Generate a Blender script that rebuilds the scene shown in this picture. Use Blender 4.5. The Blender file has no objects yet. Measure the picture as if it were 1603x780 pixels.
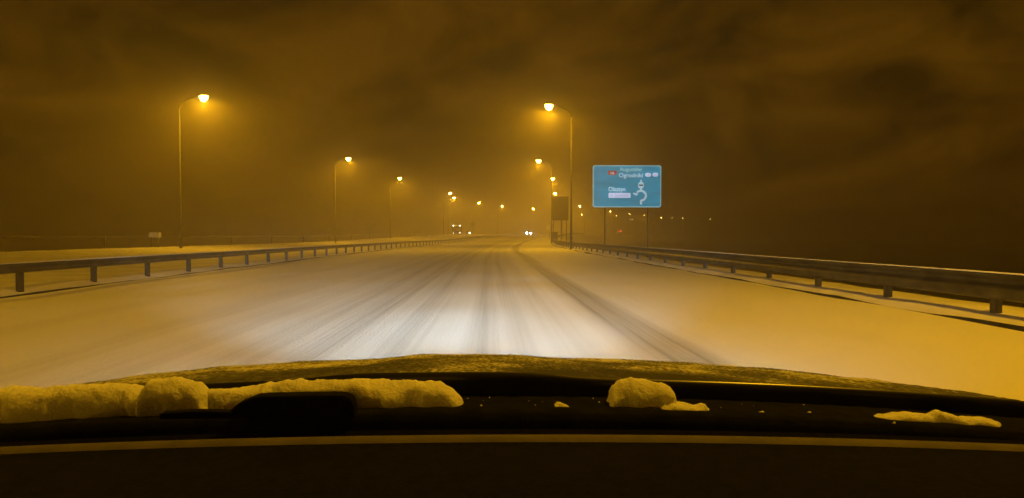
import bpy, bmesh, math, random
from mathutils import Vector, Matrix, noise
R = math.radians
random.seed(7)
scene = bpy.context.scene
COL = scene.collection

# ------------------------------------------------------------------ camera
FPX, VX, VY = 1000.0, 770.0, 370.0          # focal length and vanishing point, in photo pixels
EYE = 1.3
cam_d = bpy.data.cameras.new('camera')
cam = bpy.data.objects.new('camera', cam_d)
COL.objects.link(cam)
cam_d.sensor_width = 36.0
cam_d.lens = 36.0 * FPX / 1603.0
cam_d.clip_start = 0.05
cam_d.clip_end = 6000
cam.location = (0, 0, EYE)
cam.rotation_euler = (R(90) - math.atan(20 / FPX), 0, -math.atan(31.5 / FPX))
scene.camera = cam

# ------------------------------------------------------------------ world: night sky, cloud base lit by the town
world = bpy.data.worlds.new('World')
scene.world = world
world.use_nodes = True
wn, wl = world.node_tree.nodes, world.node_tree.links
wn.clear()
w_out = wn.new('ShaderNodeOutputWorld')
w_add = wn.new('ShaderNodeAddShader')
w_sky = wn.new('ShaderNodeTexSky')
w_sky.sky_type = 'NISHITA'
w_sky.sun_disc = False
w_sky.sun_elevation = R(-8)
w_sky.sun_rotation = R(200)
w_bg1 = wn.new('ShaderNodeBackground')
w_bg1.inputs['Strength'].default_value = 0.01
wl.new(w_sky.outputs['Color'], w_bg1.inputs['Color'])
w_tc = wn.new('ShaderNodeTexCoord')
w_map = wn.new('ShaderNodeMapping')
w_map.inputs['Scale'].default_value = (1.6, 1.6, 3.0)
w_map.inputs['Rotation'].default_value = (0, R(16), R(10))
wl.new(w_tc.outputs['Generated'], w_map.inputs['Vector'])
w_n = wn.new('ShaderNodeTexNoise')
w_n.inputs['Scale'].default_value = 3.0
w_map.inputs['Location'].default_value = (1.7, 8, 4)
w_n.inputs['Detail'].default_value = 6.0
w_n.inputs['Roughness'].default_value = 0.6
w_n.inputs['Distortion'].default_value = 0.5
wl.new(w_map.outputs['Vector'], w_n.inputs['Vector'])
w_r = wn.new('ShaderNodeValToRGB')
w_r.color_ramp.elements[0].position = 0.40
w_r.color_ramp.elements[0].color = (0.006, 0.0024, 0.0003, 1)
w_r.color_ramp.elements[1].position = 0.67
w_r.color_ramp.elements[1].color = (0.082, 0.032, 0.0012, 1)
wl.new(w_n.outputs['Fac'], w_r.inputs['Fac'])
w_bg2 = wn.new('ShaderNodeBackground')
w_bg2.inputs['Strength'].default_value = 1.0
wl.new(w_r.outputs['Color'], w_bg2.inputs['Color'])
wl.new(w_bg1.outputs[0], w_add.inputs[0])
wl.new(w_bg2.outputs[0], w_add.inputs[1])
wl.new(w_add.outputs[0], w_out.inputs['Surface'])

# ------------------------------------------------------------------ exposure and light settings
scene.view_settings.view_transform = 'Standard'
scene.view_settings.look = 'None'
scene.view_settings.exposure = 0.0
scene.view_settings.gamma = 1.0
scene.view_settings.use_curve_mapping = False
scene.cycles.volume_bounces = 1
scene.cycles.max_bounces = 6
scene.cycles.transparent_max_bounces = 12
scene.cycles.use_denoising = True
scene.cycles.sample_clamp_indirect = 2.0

SODIUM = (1.0, 0.475, 0.006)
LAMP_W = 5600.0          # power of one street lantern
HEAD_W = 16500.0          # power of one own headlight
HAZE = 0.0049

# ================================================================== helpers
def mat(name, color, rough=0.6, metal=0.0, spec=0.4):
    m = bpy.data.materials.new(name)
    m.use_nodes = True
    b = m.node_tree.nodes['Principled BSDF']
    b.inputs['Base Color'].default_value = (*color, 1)
    b.inputs['Roughness'].default_value = rough
    b.inputs['Metallic'].default_value = metal
    b.inputs['Specular IOR Level'].default_value = spec
    return m

def vary(m, c1, c2, scale=8.0, detail=6.0, bump=0.0, bump_scale=None, coord='Object', stretch=(1, 1, 1), lo=0.35, hi=0.65, rough=None):
    """noise-driven colour between c1 and c2, with optional fine relief"""
    n, l = m.node_tree.nodes, m.node_tree.links
    b = n['Principled BSDF']
    tc = n.new('ShaderNodeTexCoord')
    mp = n.new('ShaderNodeMapping')
    mp.inputs['Scale'].default_value = stretch
    l.new(tc.outputs[coord], mp.inputs['Vector'])
    t = n.new('ShaderNodeTexNoise')
    t.inputs['Scale'].default_value = scale
    t.inputs['Detail'].default_value = detail
    l.new(mp.outputs['Vector'], t.inputs['Vector'])
    r = n.new('ShaderNodeValToRGB')
    r.color_ramp.elements[0].position = lo
    r.color_ramp.elements[0].color = (*c1, 1)
    r.color_ramp.elements[1].position = hi
    r.color_ramp.elements[1].color = (*c2, 1)
    l.new(t.outputs['Fac'], r.inputs['Fac'])
    l.new(r.outputs['Color'], b.inputs['Base Color'])
    if bump:
        t2 = n.new('ShaderNodeTexNoise')
        t2.inputs['Scale'].default_value = bump_scale or scale * 4
        t2.inputs['Detail'].default_value = 5
        l.new(mp.outputs['Vector'], t2.inputs['Vector'])
        bp = n.new('ShaderNodeBump')
        bp.inputs['Strength'].default_value = bump
        bp.inputs['Distance'].default_value = 0.02
        l.new(t2.outputs['Fac'], bp.inputs['Height'])
        l.new(bp.outputs['Normal'], b.inputs['Normal'])
    return m

def emit(name, color, strength, sample='NONE'):
    m = bpy.data.materials.new(name)
    m.use_nodes = True
    b = m.node_tree.nodes['Principled BSDF']
    b.inputs['Base Color'].default_value = (*[min(1, c) for c in color], 1)
    b.inputs['Emission Color'].default_value = (*color, 1)
    b.inputs['Emission Strength'].default_value = strength
    b.inputs['Roughness'].default_value = 0.4
    m.cycles.emission_sampling = sample
    return m

def tag(o, label=None, cat=None, group=None, kind=None):
    if label: o['label'] = label
    if cat: o['category'] = cat
    if group: o['group'] = group
    if kind: o['kind'] = kind
    return o

def empty(name, loc=(0, 0, 0), rz=0.0):
    o = bpy.data.objects.new(name, None)
    COL.objects.link(o)
    o.location = loc
    o.rotation_euler = (0, 0, rz)
    o.empty_display_size = 0.2
    return o

def link(name, me, m=None, parent=None, loc=None):
    o = bpy.data.objects.new(name, me)
    COL.objects.link(o)
    if m is not None and not me.materials:
        me.materials.append(m)
    if parent is not None:
        o.parent = parent
    if loc is not None:
        o.location = loc
    return o

class MB:
    """collects boxes, prisms, tubes and grids, then builds ONE mesh"""
    def __init__(s): s.v, s.f = [], []
    def add(s, vs, fs):
        n = len(s.v)
        s.v += [tuple(p) for p in vs]
        s.f += [tuple(i + n for i in f) for f in fs]
        return s
    def box(s, a, b):
        (x0, y0, z0), (x1, y1, z1) = a, b
        return s.add([(x0,y0,z0),(x1,y0,z0),(x1,y1,z0),(x0,y1,z0),(x0,y0,z1),(x1,y0,z1),(x1,y1,z1),(x0,y1,z1)],
                     [(3,2,1,0),(4,5,6,7),(0,1,5,4),(1,2,6,5),(2,3,7,6),(3,0,4,7)])
    def prism(s, poly, a0, a1, axis='x', inset=None):
        """extrude a 2-D outline along an axis; inset(p, end) may move the end outlines"""
        n = len(poly)
        def P(p, a):
            return {'x': (a, p[0], p[1]), 'y': (p[0], a, p[1]), 'z': (p[0], p[1], a)}[axis]
        vs = [P(p, a0) for p in poly] + [P(p, a1) for p in poly]
        fs = [tuple(range(n))[::-1], tuple(range(n, 2 * n))] + [(i, (i+1) % n, n + (i+1) % n, n + i) for i in range(n)]
        return s.add(vs, fs)
    def tube(s, pts, rads, seg=10, cap=True):
        pts = [Vector(p) for p in pts]
        if not isinstance(rads, (list, tuple)): rads = [rads] * len(pts)
        vs, fs = [], []
        for i, p in enumerate(pts):
            d = (pts[min(i+1, len(pts)-1)] - pts[max(i-1, 0)]).normalized()
            up = Vector((0, 0, 1)) if abs(d.z) < 0.95 else Vector((0, 1, 0))
            a = d.cross(up).normalized(); b = a.cross(d).normalized()
            for k in range(seg):
                t = 2 * math.pi * k / seg
                vs.append(p + a * math.cos(t) * rads[i] + b * math.sin(t) * rads[i])
        for i in range(len(pts) - 1):
            for k in range(seg):
                fs.append((i*seg+k, i*seg+(k+1) % seg, (i+1)*seg+(k+1) % seg, (i+1)*seg+k))
        if cap:
            fs.append(tuple(range(seg))[::-1]); fs.append(tuple(range((len(pts)-1)*seg, len(pts)*seg)))
        return s.add(vs, fs)
    def grid(s, rows):
        n = len(rows[0]); vs = [p for r in rows for p in r]
        fs = [(i*n+k, i*n+k+1, (i+1)*n+k+1, (i+1)*n+k) for i in range(len(rows)-1) for k in range(n-1)]
        return s.add(vs, fs)
    def mesh(s, name, smooth=False, bevel=0.0):
        me = bpy.data.meshes.new(name)
        me.from_pydata(s.v, [], s.f)
        bm = bmesh.new(); bm.from_mesh(me)
        bmesh.ops.recalc_face_normals(bm, faces=bm.faces)
        if bevel:
            es = [e for e in bm.edges if len(e.link_faces) == 2 and e.calc_face_angle(0) > R(30)]
            bmesh.ops.bevel(bm, geom=es, offset=bevel, segments=2, affect='EDGES', profile=0.5)
        bm.to_mesh(me); bm.free()
        if smooth:
            me.polygons.foreach_set('use_smooth', [True] * len(me.polygons))
        me.update()
        return me
    def build(s, name, m=None, parent=None, smooth=False, bevel=0.0, loc=None):
        return link(name, s.mesh(name, smooth, bevel), m, parent, loc)

def lerp_table(tab, x):
    if x <= tab[0][0]: return tab[0][1]
    for (a, fa), (b, fb) in zip(tab, tab[1:]):
        if x <= b:
            return fa + (fb - fa) * (x - a) / (b - a)
    return tab[-1][1]

def sstep(t):
    t = max(0.0, min(1.0, t))
    return t * t * (3 - 2 * t)

# plan of the road: straight for 40 m, then a right-hand bend of about 800 m radius; it climbs a little
def bend(y): return max(0.0, y - 40.0) ** 2 / 1600.0
def rise(y): return 1.8 * sstep((y - 90.0) / 150.0)
RIGHT, LEFT = 7.63, -10.55                       # the two guardrails
PROFILE = [(-64, -4.2), (-42, -4.0), (-34, 0.0), (-31.5, 0.30), (-29.5, 0.26), (-26, 0.06), (-13, 0.03), (-11.6, 0.12),
           (-10.75, 0.09), (-10.5, 0.03), (-10.35, 0.0), (7.3, 0.0), (7.44, 0.06), (7.7, 0.14), (8.6, 0.12), (9.4, 0.02), (15.5, -4.0), (40, -4.2)]
def height(x, y):
    return lerp_table(PROFILE, x - bend(y)) + rise(y)
def from_photo(px, y):                           # lateral position of something seen at column px, y metres ahead
    return (px - VX) / FPX * y

# ================================================================== materials
def road_material():
    m = mat('packed_snow', (0.6, 0.6, 0.62), 0.6, spec=0.25)
    n, l = m.node_tree.nodes, m.node_tree.links
    b = n['Principled BSDF']
    uv = n.new('ShaderNodeUVMap'); uv.uv_map = 'plan'
    sep = n.new('ShaderNodeSeparateXYZ'); l.new(uv.outputs['UV'], sep.inputs[0])
    # slow sideways wander of the tracks
    mpw = n.new('ShaderNodeMapping'); mpw.inputs['Scale'].default_value = (0.15, 0.05, 1)
    l.new(uv.outputs['UV'], mpw.inputs['Vector'])
    nw = n.new('ShaderNodeTexNoise'); nw.inputs['Scale'].default_value = 1.0; nw.inputs['Detail'].default_value = 2
    l.new(mpw.outputs['Vector'], nw.inputs['Vector'])
    def math_node(op, a, bb, clamp=False):
        q = n.new('ShaderNodeMath'); q.operation = op; q.use_clamp = clamp
        for i, v in enumerate((a, bb)):
            if v is None: continue
            if isinstance(v, (int, float)): q.inputs[i].default_value = v
            else: l.new(v, q.inputs[i])
        return q.outputs[0]
    wander = math_node('MULTIPLY', math_node('SUBTRACT', nw.outputs['Fac'], 0.5), 0.9)
    u = math_node('ADD', sep.outputs['X'], wander)
    # wheel tracks as a ramp across the carriageway (-10.5 .. 7.5)
    t = math_node('DIVIDE', math_node('ADD', u, 10.5), 18.0)
    ramp = n.new('ShaderNodeValToRGB')
    tracks = [(-10.5, 0), (-7.2, .02), (-6.6, .16), (-6.1, .04), (-5.0, .10), (-4.5, .26), (-4.0, .14), (-3.55, .36), (-3.1, .22), (-2.75, .52),
              (-2.35, .36), (-1.95, .60), (-1.6, .30), (-1.25, .52), (-0.9, .20), (-0.5, .14), (-0.22, .50), (-0.04, .36), (0.10, .12),
              (0.30, .44), (0.55, .18), (0.95, .30), (1.3, .06), (1.62, .30), (1.82, .85), (2.22, .80), (2.45, .12), (3.4, .02), (7.5, 0)]
    cr = ramp.color_ramp
    while len(cr.elements) < len(tracks): cr.elements.new(0.5)
    for e, (x, v) in zip(cr.elements, tracks):
        e.position = (x + 10.5) / 18.0; e.color = (v, v, v, 1)
    l.new(t, ramp.inputs['Fac'])
    # long streaks and patches
    def noise_uv(sx, sy, scale, detail, rough=0.55):
        mp = n.new('ShaderNodeMapping'); mp.inputs['Scale'].default_value = (sx, sy, 1)
        l.new(uv.outputs['UV'], mp.inputs['Vector'])
        q = n.new('ShaderNodeTexNoise'); q.inputs['Scale'].default_value = scale
        q.inputs['Detail'].default_value = detail; q.inputs['Roughness'].default_value = rough
        l.new(mp.outputs['Vector'], q.inputs['Vector'])
        return q.outputs['Fac']
    streak = noise_uv(7.0, 0.05, 1.0, 7, .65)
    patch = noise_uv(0.5, 0.16, 1.0, 5)
    grain = noise_uv(30, 12, 1.0, 4)
    k = math_node('MULTIPLY', ramp.outputs['Color'], math_node('ADD', math_node('MULTIPLY', streak, 2.6), -0.25))
    k = math_node('ADD', k, math_node('MULTIPLY', math_node('SUBTRACT', patch, 0.5), 0.35))
    k = math_node('ADD', k, math_node('MULTIPLY', math_node('SUBTRACT', grain, 0.5), 0.18), clamp=True)
    mix = n.new('ShaderNodeMix'); mix.data_type = 'RGBA'
    mix.inputs['A'].default_value = (0.80, 0.81, 0.84, 1)
    mix.inputs['B'].default_value = (0.34, 0.345, 0.36, 1)
    l.new(k, mix.inputs['Factor'])
    l.new(mix.outputs['Result'], b.inputs['Base Color'])
    hgt = math_node('ADD', math_node('MULTIPLY', k, -0.8), math_node('MULTIPLY', grain, 0.5))
    hgt = math_node('ADD', hgt, math_node('MULTIPLY', patch, 0.8))
    bp = n.new('ShaderNodeBump'); bp.inputs['Strength'].default_value = 0.35; bp.inputs['Distance'].default_value = 0.05
    l.new(hgt, bp.inputs['Height']); l.new(bp.outputs['Normal'], b.inputs['Normal'])
    return m

M = {}
M['road'] = road_material()
M['snow'] = vary(mat('verge_snow', (.75, .75, .78), .7, spec=.2), (.60, .60, .63), (.80, .80, .83), .7, 8, .5, 5)
M['field'] = vary(mat('dark_field', (.05, .05, .04), .9, spec=.1), (.022, .02, .016), (.075, .07, .06), .05, 8, .3, .6)
M['asphalt'] = vary(mat('bare_asphalt', (.03, .03, .03), .8), (.012, .012, .012), (.045, .043, .04), 3, 6)
M['zinc'] = vary(mat('galvanised_steel', (.2, .2, .2), .5, .55), (.045, .042, .038), (.10, .095, .085), 2.5, 6, .12, 14)
M['pole'] = vary(mat('pole_steel', (.06, .06, .06), .6, .1), (.024, .024, .024), (.04, .04, .038), 3, 4)
M['lantern'] = mat('lantern_housing', (.12, .12, .125), .5, .3)
M['lens'] = emit('sodium_lens', (1.0, 0.55, 0.06), 120.0, 'AUTO')
M['lens_far'] = emit('sodium_lens_far', (1.0, 0.6, 0.12), 70.0, 'AUTO')
M['lens_mid'] = emit('sodium_lens_mid', (1.0, 0.57, 0.08), 400.0, 'AUTO')
M['dark_steel'] = vary(mat('dark_steel', (.05, .05, .05), .6, .3), (.03, .03, .03), (.07, .068, .065), 4, 5)
M['sign_back'] = vary(mat('sign_back', (.06, .06, .06), .6, .3), (.035, .033, .03), (.075, .07, .066), 1.5, 5)
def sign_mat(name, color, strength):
    """sign face: emission stands in for headlight thrown back; noise varies its strength"""
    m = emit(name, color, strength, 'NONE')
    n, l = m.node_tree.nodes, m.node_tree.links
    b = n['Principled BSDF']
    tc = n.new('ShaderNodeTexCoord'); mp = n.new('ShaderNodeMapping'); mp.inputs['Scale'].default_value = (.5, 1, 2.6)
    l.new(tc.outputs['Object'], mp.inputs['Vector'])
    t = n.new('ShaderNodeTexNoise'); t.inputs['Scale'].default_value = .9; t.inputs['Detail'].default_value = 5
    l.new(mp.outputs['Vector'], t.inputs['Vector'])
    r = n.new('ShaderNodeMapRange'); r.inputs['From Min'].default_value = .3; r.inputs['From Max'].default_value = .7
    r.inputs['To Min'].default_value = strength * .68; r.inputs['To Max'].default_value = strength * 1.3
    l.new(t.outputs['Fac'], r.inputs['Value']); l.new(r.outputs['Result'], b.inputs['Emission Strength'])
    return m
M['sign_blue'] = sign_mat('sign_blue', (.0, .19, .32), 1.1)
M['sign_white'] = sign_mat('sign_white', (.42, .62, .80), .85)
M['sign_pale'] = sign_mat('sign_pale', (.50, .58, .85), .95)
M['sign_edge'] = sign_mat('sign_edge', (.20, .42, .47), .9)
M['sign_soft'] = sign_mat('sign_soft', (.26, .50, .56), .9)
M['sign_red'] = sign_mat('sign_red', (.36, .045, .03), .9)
M['sign_black'] = mat('sign_black', (.02, .02, .02), .7)
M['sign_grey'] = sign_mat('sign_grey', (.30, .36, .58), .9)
M['plate'] = vary(mat('pale_plate', (.6, .6, .55), .5), (.45, .44, .40), (.7, .69, .64), 2, 4)
M['cabinet'] = vary(mat('pale_cabinet', (.4, .4, .38), .6), (.30, .30, .28), (.45, .45, .42), 3, 5)
M['paint'] = vary(mat('car_paint', (.03, .03, .032), .3, .2, .5), (.016, .016, .018), (.03, .03, .032), 5, 3)
M['vehicle_dark'] = vary(mat('vehicle_dark', (.05, .05, .055), .4), (.04, .04, .045), (.07, .07, .075), 3, 4)
M['vehicle_pale'] = vary(mat('vehicle_pale', (.3, .3, .3), .5), (.22, .22, .22), (.34, .34, .33), 1.5, 5)
M['glass_dark'] = mat('dark_glass', (.012, .012, .014), .08, spec=.5)
M['rubber'] = vary(mat('rubber', (.02, .02, .02), .85), (.012, .012, .012), (.03, .03, .03), 12, 4, .2)
M['rim'] = mat('rim', (.35, .35, .36), .35, .8)
M['white_lamp'] = emit('white_lamp', (.95, .97, 1.0), 160.0, 'AUTO')
M['own_lamp'] = emit('own_headlamp', (.9, .95, 1.0), 2.0)
M['marker'] = emit('marker_lamp', (1.0, .85, .62), 20.0)
M['red_lamp'] = emit('red_lamp', (1.0, .07, .02), 60.0)
M['plastic'] = vary(mat('black_plastic', (.008, .008, .008), .95, spec=.06), (.005, .005, .005), (.010, .010, .010), 30, 4, .15, 120)
M['dash'] = vary(mat('dash_plastic', (.006, .006, .005), .95, spec=.08), (.004, .004, .004), (.007, .0065, .006), 60, 4, .2, 300)
M['dash_edge'] = vary(mat('dash_lit_edge', (.09, .08, .07), .75, spec=.2), (.09, .08, .07), (.12, .105, .09), 25, 4, .1, 120)  # paler than the dash, painted in for lamp light along its edge
M['headliner'] = mat('headliner', (.05, .05, .05), .95)
M['clump'] = vary(mat('clump_snow', (.8, .8, .82), .8, spec=.1), (.76, .76, .78), (.86, .86, .88), 14, 5, .35, 200)
cbs = M['clump'].node_tree.nodes['Principled BSDF']
cbs.inputs['Subsurface Weight'].default_value = .5
cbs.inputs['Subsurface Radius'].default_value = (1.0, .9, .8)
cbs.inputs['Subsurface Scale'].default_value = .03
def frost_material():
    """dark paint under patchy frost: coarse drifts, fine grains, thicker towards the nose"""
    m = mat('frosted_hood', (.2, .2, .2), .8, spec=.15)
    n, l = m.node_tree.nodes, m.node_tree.links
    b = n['Principled BSDF']
    tc = n.new('ShaderNodeTexCoord')
    def ns(scale, detail, st=(1, 1, 1)):
        mp = n.new('ShaderNodeMapping'); mp.inputs['Scale'].default_value = st
        l.new(tc.outputs['Object'], mp.inputs['Vector'])
        t = n.new('ShaderNodeTexNoise'); t.inputs['Scale'].default_value = scale; t.inputs['Detail'].default_value = detail
        l.new(mp.outputs['Vector'], t.inputs['Vector'])
        return t.outputs['Fac']
    def mt(op, a, bb):
        q = n.new('ShaderNodeMath'); q.operation = op
        for i, v in enumerate((a, bb)):
            if isinstance(v, (int, float)): q.inputs[i].default_value = v
            else: l.new(v, q.inputs[i])
        return q.outputs[0]
    coarse, fine = ns(5.5, 4, (1, .5, 1)), ns(110, 6, (1, .45, 1))
    sep = n.new('ShaderNodeSeparateXYZ'); l.new(tc.outputs['Object'], sep.inputs[0])
    f = mt('ADD', mt('MULTIPLY', coarse, 1.1), mt('MULTIPLY', fine, .9))
    f = mt('ADD', f, mt('MULTIPLY', mt('SUBTRACT', sep.outputs['Y'], 1.65), .32))
    r = n.new('ShaderNodeValToRGB')
    r.color_ramp.elements[0].position = .62; r.color_ramp.elements[0].color = (.05, .05, .05, 1)
    r.color_ramp.elements[1].position = 1.0; r.color_ramp.elements[1].color = (.66, .66, .67, 1)
    e = r.color_ramp.elements.new(.84); e.color = (.16, .16, .16, 1)
    q = mt('MULTIPLY', f, .84)
    l.new(q, r.inputs['Fac']); l.new(r.outputs['Color'], b.inputs['Base Color'])
    bp = n.new('ShaderNodeBump'); bp.inputs['Strength'].default_value = .8; bp.inputs['Distance'].default_value = .004
    l.new(ns(260, 4, (1, .5, 1)), bp.inputs['Height']); l.new(bp.outputs['Normal'], b.inputs['Normal'])
    return m
M['frost'] = frost_material()

# ================================================================== setting
gm = MB()
N = 24
gm.grid([[(-1500 + 3000 * i / N, -300 + 2400 * j / N, -4.1 - (0.0 if 0 < i < N and 0 < j < N else .5)) for i in range(N + 1)] for j in range(N + 1)])
tag(gm.build('ground', M['field']), 'dark unlit fields below the road embankment', 'ground', kind='structure')

ys = [-40 + i * 0.9 for i in range(int(110 / 0.9))]
y = ys[-1]
while y < 560:
    y += 0.9 + (y - 69) * 0.012
    ys.append(y)

def ribbon(name, us, hfun, material, label, cat):
    me = bpy.data.meshes.new(name)
    vs, fs, uvs = [], [], []
    n = len(us)
    for yy in ys:
        for u0 in us:
            u, h = hfun(u0, yy)
            vs.append((u + bend(yy), yy, h + rise(yy))); uvs.append((u, yy))
    for i in range(len(ys) - 1):
        for k in range(n - 1):
            fs.append((i*n+k, i*n+k+1, (i+1)*n+k+1, (i+1)*n+k))
    me.from_pydata(vs, [], fs)
    ul = me.uv_layers.new(name='plan')
    for lp in me.loops:
        ul.data[lp.index].uv = uvs[lp.vertex_index]
    me.polygons.foreach_set('use_smooth', [True] * len(me.polygons))
    o = link(name, me, material)
    return tag(o, label, cat, kind='structure')

def nz(x, y, s, k=0): return noise.noise(Vector((x * s, y * s, k * 7.3)))

# asphalt bed under everything: it shows only in the cracks between the ploughed road and the verges
ribbon('asphalt_bed', [-10.9, -9.5, 6.6, 7.7], lambda u, y: (u, -0.035), M['asphalt'], 'bare asphalt showing in the crack along the road edge', 'asphalt')
rut = [(-10.4, .0), (-4, .0), (-2.3, -.012), (-1.6, -.004), (-1.1, -.012), (-.5, .004), (-.1, -.01), (.5, .004), (1.4, .004), (2.1, -.02), (2.8, .006), (7.3, .0)]
def road_h(u, y):
    uu = u
    if u > 7.1: uu = 7.24 + 0.10 * nz(0, y, .33, 1) + 0.05 * nz(0, y, 1.1, 2)
    elif u < -10.2: uu = -10.36 + 0.06 * nz(0, y, .4, 3)
    h = lerp_table(rut, uu) + 0.018 * nz(uu, y, .35) + 0.008 * nz(uu, y, 1.3, 4)
    if u > 2.6: h += sstep((u - 2.6) / 2) * (.035 * nz(u * 1.2, y * .25, 1.0, 31) + .014 * nz(u * 3, y * .8, 1.0, 32))
    if u < -4: h += sstep((-4 - u) / 2) * (.03 * nz(u * 1.2, y * .25, 1.0, 33) + .012 * nz(u * 3, y * .8, 1.0, 34))
    return uu, h
us = [-10.34, -10.1] + [-9.6 + .4 * i for i in range(16)] + [-3.1 + .2 * i for i in range(32)] + [3.7, 4.3, 4.9, 5.5, 6.1, 6.5, 6.8, 7.05, 7.2]
ribbon('road', us, road_h, M['road'], 'snow covered carriageway with grey wheel tracks', 'road')
def right_lip(y):
    return 7.275 + 0.10 * nz(0, y, .33, 1) + 0.05 * nz(0, y, 1.1, 2), max(.012, .035 + .06 * nz(3, y, .42, 5) + .025 * nz(1, y, 1.7, 6))
def left_lip(y):
    return -10.40 + 0.06 * nz(0, y, .4, 3), max(.012, .03 + .04 * nz(5, y, .5, 2))
def right_h(u, y):
    if u == 0: return right_lip(y)
    if u == 1:
        uu, h = right_lip(y)
        return uu + .05, h * .6 + .02
    return u, lerp_table(PROFILE, u) + 0.03 * nz(u, y, .9, 8) + 0.015 * nz(u, y, 2.6, 9)
ribbon('right_verge', [0, 1, 7.55, 7.65, 7.9, 8.3, 8.8, 9.4, 11.4, 13.4, 15.5, 19], right_h, M['snow'], 'snowy verge and embankment under the right guardrail', 'verge')
def left_h(u, y):
    if u == 0: return left_lip(y)
    if u == -1:
        uu, h = left_lip(y)
        return uu - .06, h * .7 + .015
    return u, lerp_table(PROFILE, u) + 0.04 * nz(u, y, .5, 10) + 0.02 * nz(u, y, 1.7, 11)
ribbon('left_carriageway', [0, -1, -10.7, -11, -11.6, -12.3, -13, -15, -17, -19, -21, -23, -25, -26, -27, -28, -29.5, -30.5, -31.5, -32.6, -34, -38, -42, -46], left_h, M['snow'],
       'undisturbed snow on the far carriageway behind the left guardrail', 'carriageway')
# the dark-coloured broken edge where the plough has cut along both verges
ribbon('right_kerb', [0, 1], lambda u, y: (right_lip(y)[0] - .004, -.034 if u == 0 else right_lip(y)[1] - .002), M['asphalt'], 'dark broken edge between the road and the right verge', 'kerb')
ribbon('left_kerb', [0, 1], lambda u, y: (left_lip(y)[0] + .004, -.034 if u == 0 else left_lip(y)[1] - .002), M['asphalt'], 'dark broken edge below the left guardrail', 'kerb')

# ================================================================== guardrails
POST_STEP = 2.67
def guardrail(name, d, side, y_first, y_end, prof, label, block):
    """side = +1 when the beam faces -x (right-hand rail)"""
    root = empty(name, (d, 0, 0))
    tag(root, label, 'guardrail', 'steel guardrails along the road')
    yy = [-12 + i * 1.0 for i in range(100)]
    while yy[-1] < y_end: yy.append(yy[-1] + 1.0 + (yy[-1] - 85) * .02)
    n = len(prof)
    vs, fs = [], []
    for v in yy:
        for (px, pz) in prof:
            vs.append((bend(v) - side * px, v, pz + rise(v) + .006 * nz(d, v, .2)))
    for i in range(len(yy) - 1):
        for k in range(n - 1):
            fs.append((i*n+k, i*n+k+1, (i+1)*n+k+1, (i+1)*n+k))
    me = bpy.data.meshes.new('beam'); me.from_pydata(vs, [], fs)
    beam = link('beam', me, M['zinc'], root)
    so = beam.modifiers.new('thickness', 'SOLIDIFY'); so.thickness = .005
    me.polygons.foreach_set('use_smooth', [True] * len(me.polygons))
    # crust of snow along the beam's top edge
    top_x, top_z = prof[0]
    vs, fs = [], []
    sec = [(-.016, .0), (-.014, .012), (0, .02), (.014, .012), (.016, .0)]
    for v in yy:
        s = .55 + .65 * max(0, .5 + nz(d, v, .23, 12)) + .25 * nz(d, v, 1.3, 13)
        for a, b in sec:
            vs.append((bend(v) - side * top_x + a * 1.6, v, top_z + rise(v) + .004 + b * s + .006 * nz(d, v, .2)))
    for i in range(len(yy) - 1):
        for k in range(4): fs.append((i*5+k, i*5+k+1, (i+1)*5+k+1, (i+1)*5+k))
    me = bpy.data.meshes.new('snow_cap'); me.from_pydata(vs, [], fs)
    me.polygons.foreach_set('use_smooth', [True] * len(me.polygons))
    link('snow_cap', me, M['clump'], root)
    # posts: C-shaped steel, each its own part, with a spacer to the beam
    pm = MB()
    w, t, dep = .055, .007, .11
    x0 = side * .035
    zt = top_z - .03
    pm.box((min(x0, x0+side*dep), -w, -.35), (max(x0, x0+side*dep), -w + t, zt))
    pm.box((min(x0, x0+side*dep), w - t, -.35), (max(x0, x0+side*dep), w, zt))
    pm.box((min(x0, x0+side*t), -w + .0072, -.35), (max(x0, x0+side*t), w - .0072, zt - .003))
    post_me = pm.mesh('post')
    post_me.materials.append(M['zinc'])
    bm_ = MB().box((.0305 if side > 0 else -.034, -.09, block[0]), (.034 if side > 0 else .010, .09, block[1]))
    block_me = bm_.mesh('spacer_block', bevel=.006)
    block_me.materials.append(M['zinc'])
    # bolted overlaps between beam sections
    vs, fs = [], []
    for yy_ in (-.17, .17):
        for (px, pz) in prof: vs.append((-side * (px + .007), yy_, pz))
    fs = [(q, q + 1, n + q + 1, n + q) for q in range(n - 1)]
    splice_me = bpy.data.meshes.new('splice'); splice_me.from_pydata(vs, [], fs); splice_me.materials.append(M['zinc'])
    v = y_first + POST_STEP / 2
    while v < 48:
        link('splice', splice_me, None, root, (bend(v), v, rise(v) + .006 * nz(d, v, .2)))
        v += POST_STEP * 3
    v = y_first
    k = 0
    while v < y_end:
        p = link('post', post_me, None, root, (bend(v), v, rise(v)))
        p.rotation_euler = (R(1.5) * nz(v, d, 1.9), R(1.5) * nz(d, v, 1.7), 0)
        if v < 45 and v > -3:
            link('spacer_block', block_me, None, p)
        v += POST_STEP
    return root
W_RIGHT = [(.04, .737), (.058, .73), (.06, .715), (.035, .69), (-.015, .65), (-.03, .61), (-.02, .575), (.05, .525), (.085, .495), (.09, .46), (.085, .415), (.05, .365), (.0, .345)]
W_LEFT = [(.0, .695), (.04, .688), (.062, .660), (.055, .63), (.015, .605), (.015, .58), (.055, .555), (.062, .525), (.04, .492), (.0, .485)]
guardrail('guardrail', RIGHT, 1, 12.2 - 3 * POST_STEP, 260, W_RIGHT, 'grey steel guardrail with double-wave beam running along the right road edge', (.40, .68))
guardrail('guardrail', LEFT, -1, 17.4 - 5 * POST_STEP, 260, W_LEFT, 'grey steel guardrail on short posts between the road and the left snowfield', (.50, .67))

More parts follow.
